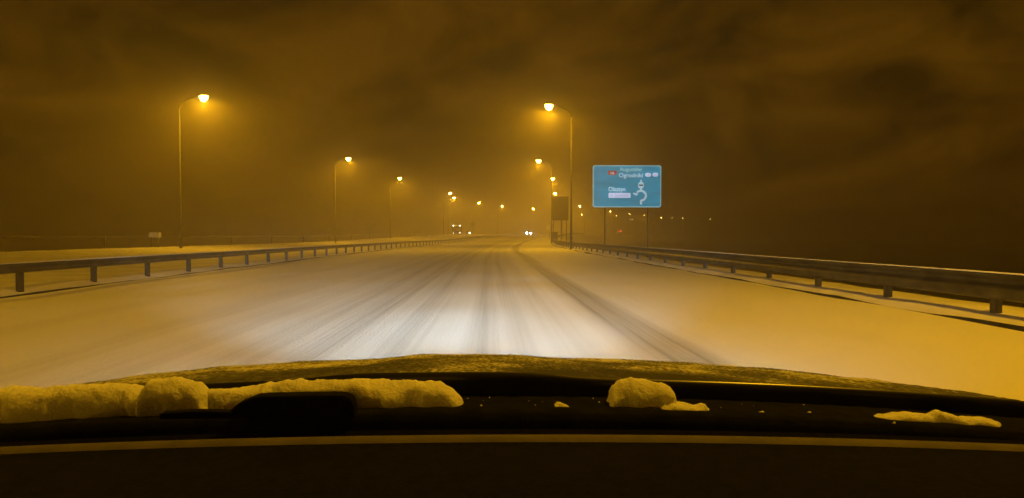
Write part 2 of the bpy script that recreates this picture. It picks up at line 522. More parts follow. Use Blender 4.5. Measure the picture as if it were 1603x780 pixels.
# low rail on the far left edge of the snow bank
fr = empty('fence', (-32.2, 0, 0))
tag(fr, 'faint thin rail fence on top of the snow bank at far left', 'fence')
m_ = MB()
pts = [(bend(v), v, 1.24 + rise(v)) for v in range(42, 190, 3)]
m_.tube(pts, .04, 6); m_.build('top_rail', M['zinc'], fr, True)
pme = MB().box((-.04, -.04, -.3), (.04, .04, 1.2)).mesh('post'); pme.materials.append(M['zinc'])
for i, (x, y, z) in enumerate(pts[::4]):
    link('post', pme, None, fr, (x, y + .001, z - 1.24))

# ================================================================== street lamps
def lamp_meshes(side):
    """side = direction (+1/-1 in x) in which the arm reaches over the road"""
    pole = MB().tube([(0, 0, -1.0), (0, 0, .6), (0, 0, .62), (0, 0, 12.9)], [.12, .12, .105, .055], 12)
    arm_pts = [(side * a, 0, b) for a, b in ((0, 12.85), (.05, 13.12), (.2, 13.38), (.5, 13.62), (1.0, 13.82), (1.75, 13.98))]
    arm = MB().tube(arm_pts, [.055, .054, .052, .048, .044, .04], 10)
    base = MB().box((-.2, -.2, -.02), (.2, .2, .03))
    door = MB().box((-.06, -.125, .75), (.06, -.088, 1.15))
    # housing: shallow shell, wider at the lens; lens: bowl below it, enlarged for the lamp's glare
    h = MB()
    rows = []
    prof = [(0, .05, .05), (.12, .11, .09), (.35, .19, .14), (.75, .21, .15), (1.0, .15, .11), (1.08, .05, .05)]
    for (a, w, t) in prof:
        rows.append([(side * (1.62 + a), w * math.cos(q), 14.0 + a * .06 + max(0, t * math.sin(q)) ) for q in [math.pi * i / 8 for i in range(9)]])
    h.grid(rows)
    h.grid([[(p[0][0], p[0][1], p[0][2] - .001), (p[-1][0], p[-1][1], p[-1][2] - .001)] for p in rows])
    l = MB()
    rows = []
    for i in range(9):
        a = i / 8
        s = math.sin(math.pi * min(1, max(0, .04 + .92 * a))) ** .5
        rows.append([(side * (1.84 + .70 * a), .29 * s * math.cos(q), 14.0 + .03 * a - .52 * s * math.sin(q) + .008) for q in [math.pi * k / 8 for k in range(9)]])
    l.grid(rows)
    d = {}
    for nm, b, mm, sm in (('pole', pole, 'pole', True), ('arm', arm, 'pole', True), ('base_plate', base, 'pole', False), ('hatch', door, 'pole', False),
                          ('lantern', h, 'lantern', True), ('lens', l, 'lens', True)):
        d[nm] = b.mesh(nm, sm); d[nm].materials.append(M[mm])
    return d
LM = {1: lamp_meshes(1), -1: lamp_meshes(-1)}
far_lens = {s: LM[s]['lens'].copy() for s in LM}
mid_lens = {s: LM[s]['lens'].copy() for s in LM}
for s in far_lens:
    far_lens[s].materials.clear(); far_lens[s].materials.append(M['lens_far'])
    mid_lens[s].materials.clear(); mid_lens[s].materials.append(M['lens_mid'])
lamp_data = bpy.data.lights.new('sodium_light', 'SPOT')
lamp_data.energy = LAMP_W
lamp_data.color = SODIUM
lamp_data.spot_size = R(178)
lamp_data.spot_blend = .30
lamp_data.shadow_soft_size = .12
def street_lamp(x, y, side, label, light=True, far=False, base=None):
    """x, y = foot of the pole"""
    z = height(x, y) if base is None else base
    root = empty('street_lamp', (x, y, z))
    tag(root, label, 'street lamp', 'sodium street lamps along the road')
    for nm in ('pole', 'arm', 'base_plate', 'hatch', 'lantern', 'lens'):
        if far and nm in ('base_plate', 'hatch'): continue
        me = far_lens[side] if (far and nm == 'lens') else LM[side][nm]
        if not far and y > 180 and nm == 'lens': me = mid_lens[side]
        link(nm, me, None, root)
    if light:
        lo = bpy.data.objects.new('lamp_light', lamp_data)
        COL.objects.link(lo)
        lo.parent = root
        lo.location = (side * 2.2, 0, 13.44)
        lo.rotation_euler = (0, side * R(-6), 0)
    return root

def lamp_at(px, py, side, label, base_rel=0.0, **k):
    """lantern seen at (px, py): solve how far off a 14 m lamp standing on the road's level must be"""
    y = 60.0
    for _ in range(40):
        y = FPX * (13.9 + base_rel + rise(y) - EYE) / (VY - py)
    x = from_photo(px, y) - side * 2.2
    return street_lamp(x, y, side, label, base=rise(y) + base_rel, **k)

# lamps on the far side of the left carriageway, arms reaching right
street_lamp(-28.5, 4.0, 1, 'sodium street lamp left of the car, above the frame')
street_lamp(-28.5, -40.0, 1, 'sodium street lamp behind the car on the left')
street_lamp(9.0, 5.5, -1, 'sodium street lamp right of the car, above the frame')
street_lamp(8.4, -42.0, -1, 'sodium street lamp behind the car on the right')
LEFT_LAMPS = [(328, 157, 'nearest lit street lamp on the left, tall pole behind the guardrail'),
              (548, 250, 'second lit street lamp from the left, glowing over the snow'),
              (627, 280, 'third lit street lamp from the left in the haze'),
              (705, 303, 'upper lamp of the close pair above the distant truck'),
              (711, 310, 'lower lamp of the close pair above the distant truck'),
              (750, 318, 'small lamp above the pale square sign in the haze'),
              (786, 323, 'small distant lamp midway between the truck and the oncoming car'),
              (835, 327, 'small distant lamp just above the oncoming car')]
for px, py, lb in LEFT_LAMPS:
    lamp_at(px, py, 1, lb)
RIGHT_LAMPS = [(859, 167, 'nearest lit street lamp on the right, pole left of blue sign'),
               (843, 252, 'second lit street lamp on the right, left of the tall pole'),
               (865, 280, 'third lit street lamp on the right, above the dark panel'),
               (869, 303, 'lamp peeking over the top edge of the dark panel'),
               (908, 323, 'small lamp between the tall pole and the blue sign')]
for px, py, lb in RIGHT_LAMPS:
    lamp_at(px, py, -1, lb)
FAR_LAMPS = [(911, 336, -1, 'lower of two tiny lamps between tall pole and blue sign', True),
             (956, 331, -1, 'brightest tiny lamp just below the blue sign', True),
             (1010, 337, -1, 'tiny lamp below the right half of the blue sign', True),
             (966, 338, 1, 'dim tiny lamp below and right of the brightest one under the sign', False),
             (987, 335, 1, 'upper dim speck of a lamp below the middle of the blue sign', False),
             (990, 343, 1, 'lower dim speck of a lamp below the middle of the blue sign', False),
             (1037, 341, -1, 'first of the row of faint lamps right of the sign', False),
             (1053, 341, -1, 'second of the row of faint lamps right of the sign', False),
             (1071, 341.5, -1, 'third of the row of faint lamps right of the sign', False),
             (1097, 341.5, -1, 'fourth of the row of faint lamps right of the sign', False),
             (1115, 342.5, -1, 'last of the row of faint lamps right of the sign', False)]
for px, py, sd, lb, lit in FAR_LAMPS:
    lamp_at(px, py, sd, lb, light=lit, far=True)

# ================================================================== blue direction sign
SY = 50.0
def sgn(px, py): return ((px - 982.5) / FPX * SY, (291.5 - py) / FPX * SY)        # photo pixel -> metres on the sign face
scx, scz = from_photo(982.5, SY), EYE + (VY - 291.5) / FPX * SY
sbase = height(scx, SY)
sign = empty('direction_sign', (scx, SY, sbase))
tag(sign, 'large blue-green reflective direction sign with white lettering and roundabout diagram', 'road sign')  # faces glow in place of retroreflection; no lamp inside
SZ = scz - sbase
def rrect(w, h, r, k=5):
    p = []
    for cx, cz, a0 in ((w/2-r, h/2-r, 0), (-w/2+r, h/2-r, 90), (-w/2+r, -h/2+r, 180), (w/2-r, -h/2+r, 270)):
        for i in range(k + 1):
            a = R(a0 + 90 * i / k); p.append((cx + r * math.cos(a), cz + r * math.sin(a)))
    return p
def flat(name, poly, front, thick, m, parent, loc=(0, 0)):
    b = MB().prism([(p[0] + loc[0], p[1] + loc[1]) for p in poly], -front, -front + thick, 'y')
    o = b.build(name, m, parent)
    o.location = (0, 0, SZ) if parent is sign else (0, 0, 0)
    return o
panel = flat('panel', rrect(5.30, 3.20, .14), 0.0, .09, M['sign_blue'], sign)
# rim as a closed ring
outer, inner = rrect(5.40, 3.30, .18), rrect(5.24, 3.14, .13)
nO = len(outer)
rb = MB()
rb.add([(p[0], -.012, p[1]) for p in outer] + [(p[0], -.012, p[1]) for p in inner] + [(p[0], .10, p[1]) for p in outer],
       [(i, (i+1) % nO, nO + (i+1) % nO, nO + i) for i in range(nO)] + [(i, (i+1) % nO, 2*nO + (i+1) % nO, 2*nO + i) for i in range(nO)])
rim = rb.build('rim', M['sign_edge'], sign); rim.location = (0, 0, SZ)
bk = MB().prism(rrect(5.30, 3.20, .14), .11, .14, 'y').build('back_plate', M['sign_back'], sign); bk.location = (0, 0, SZ)
def text_mesh(s, size):
    cu = bpy.data.curves.new('text', 'FONT')
    cu.body = s; cu.size = size; cu.extrude = .004; cu.offset = .006 * size / .3
    cu.resolution_u = 4
    o = bpy.data.objects.new('text', cu)
    COL.objects.link(o)
    dg = bpy.context.evaluated_depsgraph_get()
    me = bpy.data.meshes.new_from_object(o.evaluated_get(dg))
    bpy.data.objects.remove(o); bpy.data.curves.remove(cu)
    me.materials.clear()
    return me
def lettering(s, px0, py_base, px1, m, size, parent=None, front=.009):
    me = text_mesh(s, size)
    w = max(v.co.x for v in me.vertices) - min(v.co.x for v in me.vertices)
    mn = min(v.co.x for v in me.vertices)
    (x0, z0), (x1, _) = sgn(px0, py_base), sgn(px1, py_base)
    k = (x1 - x0) / w
    me.transform(Matrix(((k, 0, 0, x0 - mn * k), (0, 0, -1, -front), (0, 1, 0, z0), (0, 0, 0, 1))))
    o = link('lettering', me, m, parent or sign)
    o.location = (0, 0, SZ) if parent is None else (0, 0, 0)
    return o
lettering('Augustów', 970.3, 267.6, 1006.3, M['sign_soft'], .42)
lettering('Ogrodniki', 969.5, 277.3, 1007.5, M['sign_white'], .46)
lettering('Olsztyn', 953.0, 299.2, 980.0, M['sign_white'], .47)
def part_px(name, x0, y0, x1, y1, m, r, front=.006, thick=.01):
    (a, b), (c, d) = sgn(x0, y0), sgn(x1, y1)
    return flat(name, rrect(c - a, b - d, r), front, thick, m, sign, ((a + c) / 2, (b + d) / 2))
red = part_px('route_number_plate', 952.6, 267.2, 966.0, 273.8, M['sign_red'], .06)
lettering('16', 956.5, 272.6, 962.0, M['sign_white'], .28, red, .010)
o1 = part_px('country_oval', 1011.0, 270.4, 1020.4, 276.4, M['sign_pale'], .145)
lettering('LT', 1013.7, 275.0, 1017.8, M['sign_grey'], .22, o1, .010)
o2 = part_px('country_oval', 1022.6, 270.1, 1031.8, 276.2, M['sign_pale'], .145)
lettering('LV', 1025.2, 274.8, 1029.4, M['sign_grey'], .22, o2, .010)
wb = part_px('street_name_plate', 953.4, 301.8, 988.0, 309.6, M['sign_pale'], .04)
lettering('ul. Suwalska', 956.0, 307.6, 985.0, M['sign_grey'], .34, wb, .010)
def stroke(name, pts, w, m, front=.007):
    """flat band along a line of photo points on the sign"""
    P = [Vector(sgn(*p)) for p in pts]
    b = MB(); L = []; Rr = []
    for i, p in enumerate(P):
        d = (P[min(i+1, len(P)-1)] - P[max(0, i-1)]).normalized(); nrm = Vector((-d.y, d.x))
        ww = w[i] if isinstance(w, list) else w
        L.append(p + nrm * ww / 2); Rr.append(p - nrm * ww / 2)
    n = len(P)
    b.add([(q.x, -front, q.y) for q in L] + [(q.x, -front, q.y) for q in Rr] + [(q.x, 0, q.y) for q in L] + [(q.x, 0, q.y) for q in Rr],
          [(i, i+1, n+i+1, n+i) for i in range(n-1)] + [(i, i+1, 2*n+i+1, 2*n+i) for i in range(n-1)] + [(n+i, n+i+1, 3*n+i+1, 3*n+i) for i in range(n-1)])
    o = b.build(name, m, sign); o.location = (0, 0, SZ)
    return o
rc = (1004.3, 306.2)
ring = [(rc[0] + 8.0 * math.cos(R(a)), rc[1] + 7.6 * math.sin(R(a))) for a in range(92, -141, -8)]
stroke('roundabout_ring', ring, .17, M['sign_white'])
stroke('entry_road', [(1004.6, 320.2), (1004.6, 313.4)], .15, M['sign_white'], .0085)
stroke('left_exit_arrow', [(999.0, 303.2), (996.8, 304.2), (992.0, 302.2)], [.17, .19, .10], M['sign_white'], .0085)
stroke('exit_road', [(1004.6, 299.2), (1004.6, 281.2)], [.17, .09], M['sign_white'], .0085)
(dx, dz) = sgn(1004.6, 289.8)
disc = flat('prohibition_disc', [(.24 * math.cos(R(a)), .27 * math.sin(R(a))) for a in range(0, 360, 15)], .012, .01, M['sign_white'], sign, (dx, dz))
MB().box((dx - .17, -.018, dz - .045), (dx + .17, -.0125, dz + .055)).build('bar', M['sign_black'], disc)
for sx in (-1.7, 1.7):
    b = MB()
    gz = height(scx + sx, SY) - sbase - .4
    b.tube([(sx, .25, gz), (sx, .25, SZ + 1.5)], .045, 10)
    b.box((sx - .18, .14, SZ - 1.2), (sx + .18, .198, SZ - 1.1)); b.box((sx - .18, .14, SZ + 1.1), (sx + .18, .198, SZ + 1.2))
    b.build('post', M['zinc'], sign)

# ================================================================== dark panel on posts, small signs, cabinets
VYD = 115.0
vx = from_photo(877, VYD)
vb = height(vx, VYD)
vms = empty('sign_panel', (vx, VYD, vb))
tag(vms, 'dark unlit rectangular sign panel on posts beside the right guardrail', 'road sign')
z0 = EYE + (VY - 345) / FPX * VYD - vb; z1 = EYE + (VY - 307.5) / FPX * VYD - vb
w2 = 13.2 / FPX * VYD
MB().box((-w2, 0, z0), (w2, .12, z1)).build('panel', M['sign_back'], vms, bevel=.02)
for k in range(4):
    zz = z0 + (z1 - z0) * (k + .5) / 4
    MB().box((-w2 + .1, -.06, zz - .04), (w2 - .1, -.002, zz + .04)).build('stiffener', M['dark_steel'], vms)
for sx in (-w2 + .3, .2, w2 - .35):
    MB().box((sx - .07, .125, -.6), (sx + .07, .27, z1 - .1)).build('post', M['dark_steel'], vms)
cb = empty('control_cabinet', (from_photo(868.5, VYD - 1.2), VYD - 1.2, height(from_photo(868.5, VYD - 1.2), VYD - 1.2)))
tag(cb, 'dark control cabinet at the foot of the dark sign panel', 'cabinet')
MB().box((-.5, -.25, -.2), (.5, .25, 1.75)).build('body', M['dark_steel'], cb, bevel=.02)
MB().box((-.42, -.27, .15), (-.01, -.252, 1.65)).build('door', M['sign_back'], cb)
MB().box((.01, -.27, .15), (.42, -.252, 1.65)).build('door', M['sign_back'], cb)
MB().box((-.56, -.31, 1.752), (.56, .31, 1.82)).build('roof', M['dark_steel'], cb)

def small_sign(px, py, w, h, y, label, rounded):
    x = from_photo(px, y); g = rise(y) - .2
    zc = EYE + (VY - py) / FPX * y - g
    s = empty('small_sign', (x, y, g))
    tag(s, label, 'road sign')
    b = MB().prism(rrect(w, h, min(w, h) * (.45 if rounded else .06)), 0, .03, 'y').build('plate', M['plate'], s); b.location = (0, 0, zc)
    MB().tube([(0, .07, -1.0), (0, .07, zc + h / 2 - .05)], .04, 8).build('post', M['pole'], s, True)
small_sign(740, 351.5, 1.45, 1.55, 205, 'small pale square sign in the haze right of the distant truck', False)
small_sign(860.5, 355, 1.75, 1.7, 150, 'small pale rounded sign left of the dark panel posts', True)

cy = 60.0
cbx = from_photo(252, cy)
eb = empty('roadside_box', (cbx, cy, height(cbx, cy)))
tag(eb, 'small pale box on two short legs standing on the left snow bank', 'box')
bz = EYE + (VY - 378.5) / FPX * cy - eb.location.z
MB().box((-.45, -.25, bz + .38), (.45, .25, bz + .86)).build('body', M['cabinet'], eb, bevel=.03)
MB().box((-.38, -.27, bz + .44), (.38, -.252, bz + .80)).build('door', M['plate'], eb)
for sx in (-.33, .33):
    MB().box((sx - .05, -.05, -.4), (sx + .05, .05, bz + .378)).build('leg', M['dark_steel'], eb)

# ================================================================== distant vehicles
def wheel(parent, x, y, r, w):
    t = MB().tube([(x - w/2, y, r), (x - w/2 + .03, y, r), (x + w/2 - .03, y, r), (x + w/2, y, r)], [r * .93, r, r, r * .93], 18).build('wheel', M['rubber'], parent, True)
    s = 1 if x > 0 else -1
    MB().tube([(x + s * (w/2 - .02), y, r), (x + s * (w/2 + .012), y, r)], [r * .62, r * .55], 14).build('rim', M['rim'], t)

def far_car(x, y, label, lamps=2, rz=0.0):
    """a saloon facing the camera (front at -y)"""
    g = rise(y)
    c = empty('car', (x, y, g), rz)
    tag(c, label, 'car')
    body = MB()
    side = [(-2.15, .28), (-2.2, .55), (-2.1, .78), (-1.1, .95), (1.5, 1.0), (2.1, .95), (2.15, .35), (1.7, .25), (-1.8, .22)]
    n = len(side)
    rows = []
    for xx, k in ((-.88, .92), (-.84, 1.0), (.84, 1.0), (.88, .92)):
        rows.append([(xx, p[0] * (.985 if abs(xx) > .86 else 1), .6 + (p[1] - .6) * k) for p in side])
    for i in range(3):
        body.add(rows[i] + rows[i+1], [(q, (q+1) % n, n + (q+1) % n, n + q) for q in range(n)])
    body.add(rows[0], [tuple(range(n))]); body.add(rows[3], [tuple(range(n))])
    body.build('body', M['vehicle_dark'], c)
    gh_ = MB()
    gh_.add([(-.78, -1.05, .94), (.78, -1.05, .94), (.78, 1.7, .98), (-.78, 1.7, .98), (-.6, -.35, 1.42), (.6, -.35, 1.42), (.6, 1.0, 1.42), (-.6, 1.0, 1.42)],
            [(4,5,6,7), (0,1,5,4), (1,2,6,5), (2,3,7,6), (3,0,4,7)])
    gh_.build('cabin', M['vehicle_dark'], c, bevel=.03)
    MB().add([(-.7, -1.03, .975), (.7, -1.03, .975), (.56, -.42, 1.39), (-.56, -.42, 1.39)], [(0,1,2,3)]).build('windscreen', M['glass_dark'], c, loc=(0, -.012, .012))
    for sx in (-1, 1):
        for wy in (-1.35, 1.3): wheel(c, sx * .76, wy, .32, .2)
    for sx in (-1, 1)[2 - lamps:]:
        hl = MB()
        hl.add([(sx*.65 + .27*math.cos(R(a)), -2.215, .66 + .20*math.sin(R(a))) for a in range(0, 360, 30)] + [(sx*.65, -2.25, .66)],
               [(i, (i+1) % 12, 12) for i in range(12)])
        hl.build('headlight', M['white_lamp'] if lamps == 2 else M['marker'], c, True)
    MB().box((-.26, -2.235, .40), (.26, -2.21, .51)).build('number_plate', M['plate'], c)
    MB().box((-.45, -2.23, .54), (.45, -2.20, .68)).build('grille', M['sign_black'], c)
    return c
oc = far_car(from_photo(828, 215), 215, 'distant oncoming car with two bright white headlights', 2, R(-4))
far_car(from_photo(733, 235), 235, 'faint distant car beside the truck showing a single light', 1, R(-2))

def truck(x, y, label, rear=False):
    g = rise(y)
    t = empty('truck', (x, y, g))
    tag(t, label, 'truck')
    MB().box((-1.2, -.0, 1.0), (1.2, 9.0, 3.45)).build('cargo_box', M['vehicle_pale'] if rear else M['vehicle_dark'], t, bevel=.04)
    MB().box((-1.0, -1.5, .55), (1.0, 8.8, .98)).build('chassis', M['dark_steel'], t)
    if not rear:
        cabp = [(-2.1, .5), (-2.2, .9), (-2.12, 1.55), (-1.8, 2.7), (-1.5, 2.9), (-.15, 2.95), (-.15, .5)]
        MB().prism(cabp, -1.18, 1.18, 'x').build('cab', M['vehicle_dark'], t, bevel=.05)
        MB().add([(-1.02, -2.12, 1.62), (1.02, -2.12, 1.62), (.98, -1.86, 2.56), (-.98, -1.86, 2.56)], [(0,1,2,3)]).build('windscreen', M['glass_dark'], t, loc=(0, -.02, 0))
        MB().box((-1.2, -2.32, .42), (1.2, -2.16, .72)).build('bumper', M['dark_steel'], t, bevel=.02)
        for sx in (-1, 1):
            MB().tube([(sx * 1.05, -2.335, .78), (sx * 1.05, -2.20, .78)], .10, 10).build('headlight', M['marker'], t)
            MB().box((sx * 1.05 - .14, -1.75, 3.05), (sx * 1.05 + .14, -1.5, 3.27)).build('marker_light', M['marker'], t)
            MB().box((sx * 1.38 - .12, -2.1, 1.8), (sx * 1.38 + .12, -1.98, 2.4)).build('mirror', M['dark_steel'], t)
        MB().prism([(-1.8, 2.96), (-1.55, 3.25), (-.3, 3.4), (-.3, 2.96)], -1.0, 1.0, 'x').build('roof_fairing', M['vehicle_dark'], t)
    else:
        for sx in (-1, 1):
            MB().box((sx * .55 - .16, -.05, 2.42), (sx * .55 + .16, -.006, 2.62)).build('tail_light', M['red_lamp'], t)
            MB().box((sx * .6 - .55, -.03, 1.1), (sx * .6 + .55, -.005, 3.35)).build('rear_door', M['vehicle_pale'], t)
        MB().box((-1.1, -.08, .5), (1.1, -.01, .62)).build('underrun_bar', M['dark_steel'], t)
    for sx in (-1, 1):
        for wy in ((-1.3, 5.6, 6.9) if not rear else (1.6, 2.9, 8.0)): wheel(t, sx * 1.02, wy, .5, .3)
    return t
truck(from_photo(715.5, 212), 212, 'distant truck in the haze with small corner marker lights')
truck(from_photo(971, 372), 372, 'far truck seen from behind as a red tail-light below the blue sign', True)

# ================================================================== own car: bonnet, cowl, glass, dashboard, body
car = empty('car', (0, 0, 0))
tag(car, 'dark car in the foreground, frosted bonnet and dashboard across the bottom', 'car')
L0 = -.0897          # crown of the bonnet
LC = .04             # centre line of the body
def hood_z(l, y):
    z = y - 1.15
    return 1.0451 - .1463 * z - .0061 * z * z - .0436 * (l - L0) ** 2 + .010 / (1 + math.exp((abs(l - L0) - .22) / .03))
HW = 1.0
def hood_profile(l, y):
    """bonnet surface incl. the roll-down at the nose and at the fender shoulder"""
    h = hood_z(l, y)
    edge = abs(l - LC) - .93
    if edge > 0: h -= 2.2 * edge ** 2
    nose = y - 2.08
    if nose > 0: h -= 1.9 * nose ** 2
    return h
rows = []
ny, nx = 110, 190
for j in range(ny + 1):
    yy = 1.15 + (2.42 - 1.15) * j / ny
    row = []
    for i in range(nx + 1):
        l = LC - HW + 2 * HW * i / nx
        h = hood_profile(l, yy)
        fr_ = max(0.0, nz(l, yy, 9, 21)) * .006 + abs(nz(l, yy, 60, 22)) * .0032 + abs(nz(l, yy, 150, 23)) * .0018
        fr_ *= sstep((yy - 1.155) / .03)
        row.append((l, yy, h + fr_))
    rows.append(row)
hood = MB().grid(rows).build('bonnet', M['frost'], car, True)
hood.data.materials.clear(); hood.data.materials.append(M['frost'])
# folded rear lip of the bonnet, bare paint
rows = []
for k, (dy, dz) in enumerate(((.0, .0), (-.006, -.003), (-.008, -.010), (-.004, -.018), (.02, -.045), (.03, -.09))):
    rows.append([(LC - HW + 2 * HW * i / 60, 1.15 + dy, hood_profile(LC - HW + 2 * HW * i / 60, 1.15) + dz) for i in range(61)])
MB().grid(rows).build('bonnet_lip', M['paint'], car, True)
# cowl panel under the bonnet's edge with louvre ribs
def cowl_z(l): return 1.018 - .0436 * (l - L0) ** 2
rows = []
for yy, dz in ((1.19, -.05), (1.17, -.012), (1.15, -.004), (1.06, .0), (1.025, .002), (1.012, -.002), (1.008, -.02)):
    rows.append([(LC - HW + 2 * HW * i / 80, yy, cowl_z(LC - HW + 2 * HW * i / 80) + dz + .0008 * (i % 2)) for i in range(81)])
MB().grid(rows).build('cowl_panel', M['plastic'], car, True)
MB().grid([[(LC - HW + 2 * HW * i / 40, yy, cowl_z(LC - HW + 2 * HW * i / 40) + dz) for i in range(41)] for yy, dz in ((1.0085, -.018), (1.0085, -.08), (1.02, -.75))]).build('firewall', M['plastic'], car)
# wiper: pivot cover and arm lying on the cowl
def at(px, py, y): return ((px - VX) / FPX * y, EYE - (py - VY) / FPX * y)
wy = .998
out = [(362, 650), (366, 638), (380, 627), (402, 619), (420, 617), (520, 616), (540, 617), (551, 622), (556, 632), (557, 652)]
poly = [at(a, b, wy) for a, b in out]
wp = MB().prism(poly, wy - .008, wy + .022, 'y').build('wiper_cover', M['plastic'], car, bevel=.004)
arm = [at(a, b, .992) for a, b in ((258, 643), (300, 640), (340, 640.5), (372, 642), (372, 652), (258, 652))]
MB().prism(arm, .986, 1.004, 'y').build('wiper_arm', M['plastic'], car, bevel=.002)
# windscreen
def glass_z(l, y): return cowl_z(l) - .006 + (1.012 - y) * .47
rows = [[(LC + hw * (i / 8 - 1), yy, glass_z(LC + hw * (i / 8 - 1), yy)) for i in range(17)] for yy, hw in ((1.006, .92), (.8, .90), (.5, .86), (.2, .79), (-.1, .72), (-.3, .67))]
gmat = bpy.data.materials.new('windscreen_glass'); gmat.use_nodes = True
gn, gl = gmat.node_tree.nodes, gmat.node_tree.links
gn.clear()
go = gn.new('ShaderNodeOutputMaterial'); gx = gn.new('ShaderNodeMixShader'); gt = gn.new('ShaderNodeBsdfTransparent'); gg = gn.new('ShaderNodeBsdfGlossy')
gt.inputs['Color'].default_value = (.97, .98, .97, 1)
gg.inputs['Roughness'].default_value = .03
gx.inputs['Fac'].default_value = .02
gl.new(gt.outputs[0], gx.inputs[1]); gl.new(gg.outputs[0], gx.inputs[2]); gl.new(gx.outputs[0], go.inputs['Surface'])
ws = MB().grid(rows).build('windscreen', gmat, car, True)
# dashboard: dark gutter by the glass, rounded edge coloured pale for caught light, dark top
def dash_z(l): return 1.0185 - .030 * (l - L0) ** 2
def dash_strip(name, prof, m):
    rows = [[(LC - .92 + 1.84 * i / 40, yy, dash_z(LC - .92 + 1.84 * i / 40) + dz) for i in range(41)] for yy, dz in prof]
    return MB().grid(rows).build(name, m, car, True)
dash_strip('dashboard_gutter', [(1.0, -.022), (.985, -.035), (.95, -.05), (.92, -.05), (.912, -.012)], M['dash'])
dash_strip('dashboard_edge', [(.912, -.0125), (.909, -.004), (.904, -.0005), (.896, .0), (.888, -.002), (.884, -.005)], M['dash_edge'])
dash_strip('dashboard_top', [(.884, -.0055), (.86, -.006), (.78, -.004), (.68, -.002), (.58, -.008), (.52, -.04), (.48, -.12), (.46, -.3)], M['dash'])
# body shell: sides, nose, roof, pillars, wheels (seen only from beside the car)
for sx in (-1, 1):
    xs = LC + sx * HW
    rows = []
    for yy in [2.42, 2.3, 2.0, 1.6, 1.15, .9, .3, -.4, -1.2, -2.0, -2.2]:
        top = hood_profile(xs, max(yy, 1.15)) - .004 if yy > .9 else .965
        rows.append([(xs, yy, top), (xs + sx * .03, yy, top - .06), (xs + sx * .045, yy, .62), (xs + sx * .02, yy, .30)])
    MB().grid(rows).build('side_panel', M['paint'], car, True)
    a = Vector((LC + sx * .90, .70, 1.08)); b = Vector((LC + sx * .66, -.32, 1.60))
    MB().tube([a, a.lerp(b, .5) + Vector((sx * .02, 0, .01)), b], [.035, .032, .04], 8).build('pillar', M['paint'], car, True)
    MB().tube([(LC + sx * .8, -1.75, .97), (LC + sx * .66, -1.35, 1.6)], [.07, .05], 8).build('pillar', M['paint'], car, True)
    for wy_ in (1.55, -1.15):
        w_ = MB().tube([(LC + sx*.78, wy_, .32), (LC + sx*.80, wy_, .32), (LC + sx*.96, wy_, .32), (LC + sx*.98, wy_, .32)], [.29, .32, .32, .29], 24).build('wheel', M['rubber'], car, True)
        MB().tube([(LC + sx*.96, wy_, .32), (LC + sx*.985, wy_, .32)], [.2, .17], 16).build('rim', M['rim'], w_)
rows = [[(LC - .68 + 1.36 * i / 10, yy, z - .12 * (i / 5 - 1) ** 2 * .5) for i in range(11)] for yy, z in ((-.30, 1.612), (-.6, 1.66), (-1.0, 1.675), (-1.4, 1.63))]
MB().grid(rows).build('roof', M['paint'], car, True)
rows = [[(p[0], p[1], p[2] - .02) for p in r] for r in rows]
MB().grid(rows).build('headliner', M['headliner'], car, True)
MB().grid([[(LC - .66 + 1.32 * i / 6, yy, z) for i in range(7)] for yy, z in ((-1.4, 1.58), (-1.9, .98), (-2.2, .94), (-2.25, .5), (-2.2, .3))]).build('tail', M['paint'], car, True)
MB().grid([[(LC - .93 + 1.86 * i / 12, yy - .22 * (i / 6 - 1) ** 4, z) for i in range(13)] for yy, z in ((2.425, .62), (2.47, .58), (2.48, .42), (2.44, .28), (2.3, .2))]).build('front_bumper', M['paint'], car, True)
MB().grid([[(LC - .93 + 1.86 * i / 4, yy, .28) for i in range(5)] for yy in (2.3, -2.2)]).build('floor_pan', M['dark_steel'], car)
hd = bpy.data.lights.new('headlight_beam', 'SPOT')
hd.energy = HEAD_W
hd.color = (.58, .84, 1.0)
hd.spot_size = R(27)
hd.spot_blend = 1.0
hd.shadow_soft_size = .005
hs = bpy.data.lights.new('headlight_spread', 'SPOT')     # the wide soft foreground light of the same lamp
hs.energy = HEAD_W * .055
hs.color = hd.color
hs.spot_size = R(115)
hs.spot_blend = 1.0
hs.shadow_soft_size = .005
for sx in (-1, 1):
    x = LC + sx * .62
    hl = MB().add([(x + .17*math.cos(R(a)), 2.45, .68 + .075*math.sin(R(a))) for a in range(0, 360, 30)] + [(x, 2.475, .68)], [(i, (i+1) % 12, 12) for i in range(12)]).build('headlight', M['own_lamp'], car, True)
    # the shade inside a dipped headlight that cuts the beam off at the horizon
    MB().box((x - .2, 2.50, .686), (x + .2, 2.66, .690)).build('beam_shade', M['dark_steel'], hl)
    lo = bpy.data.objects.new('headlight_beam', hd); COL.objects.link(lo)
    lo.parent = car; lo.location = (x, 2.52, .68)
    lo.rotation_euler = (R(90 + 3.0), 0, R(9 if sx < 0 else 2)); lo.scale = (2.3, 1, 1)
    lw = bpy.data.objects.new('headlight_spread', hs); COL.objects.link(lw)
    lw.parent = car; lw.location = (x, 2.52, .68)
    lw.rotation_euler = (R(90 - 2), 0, R(6 if sx < 0 else 0))

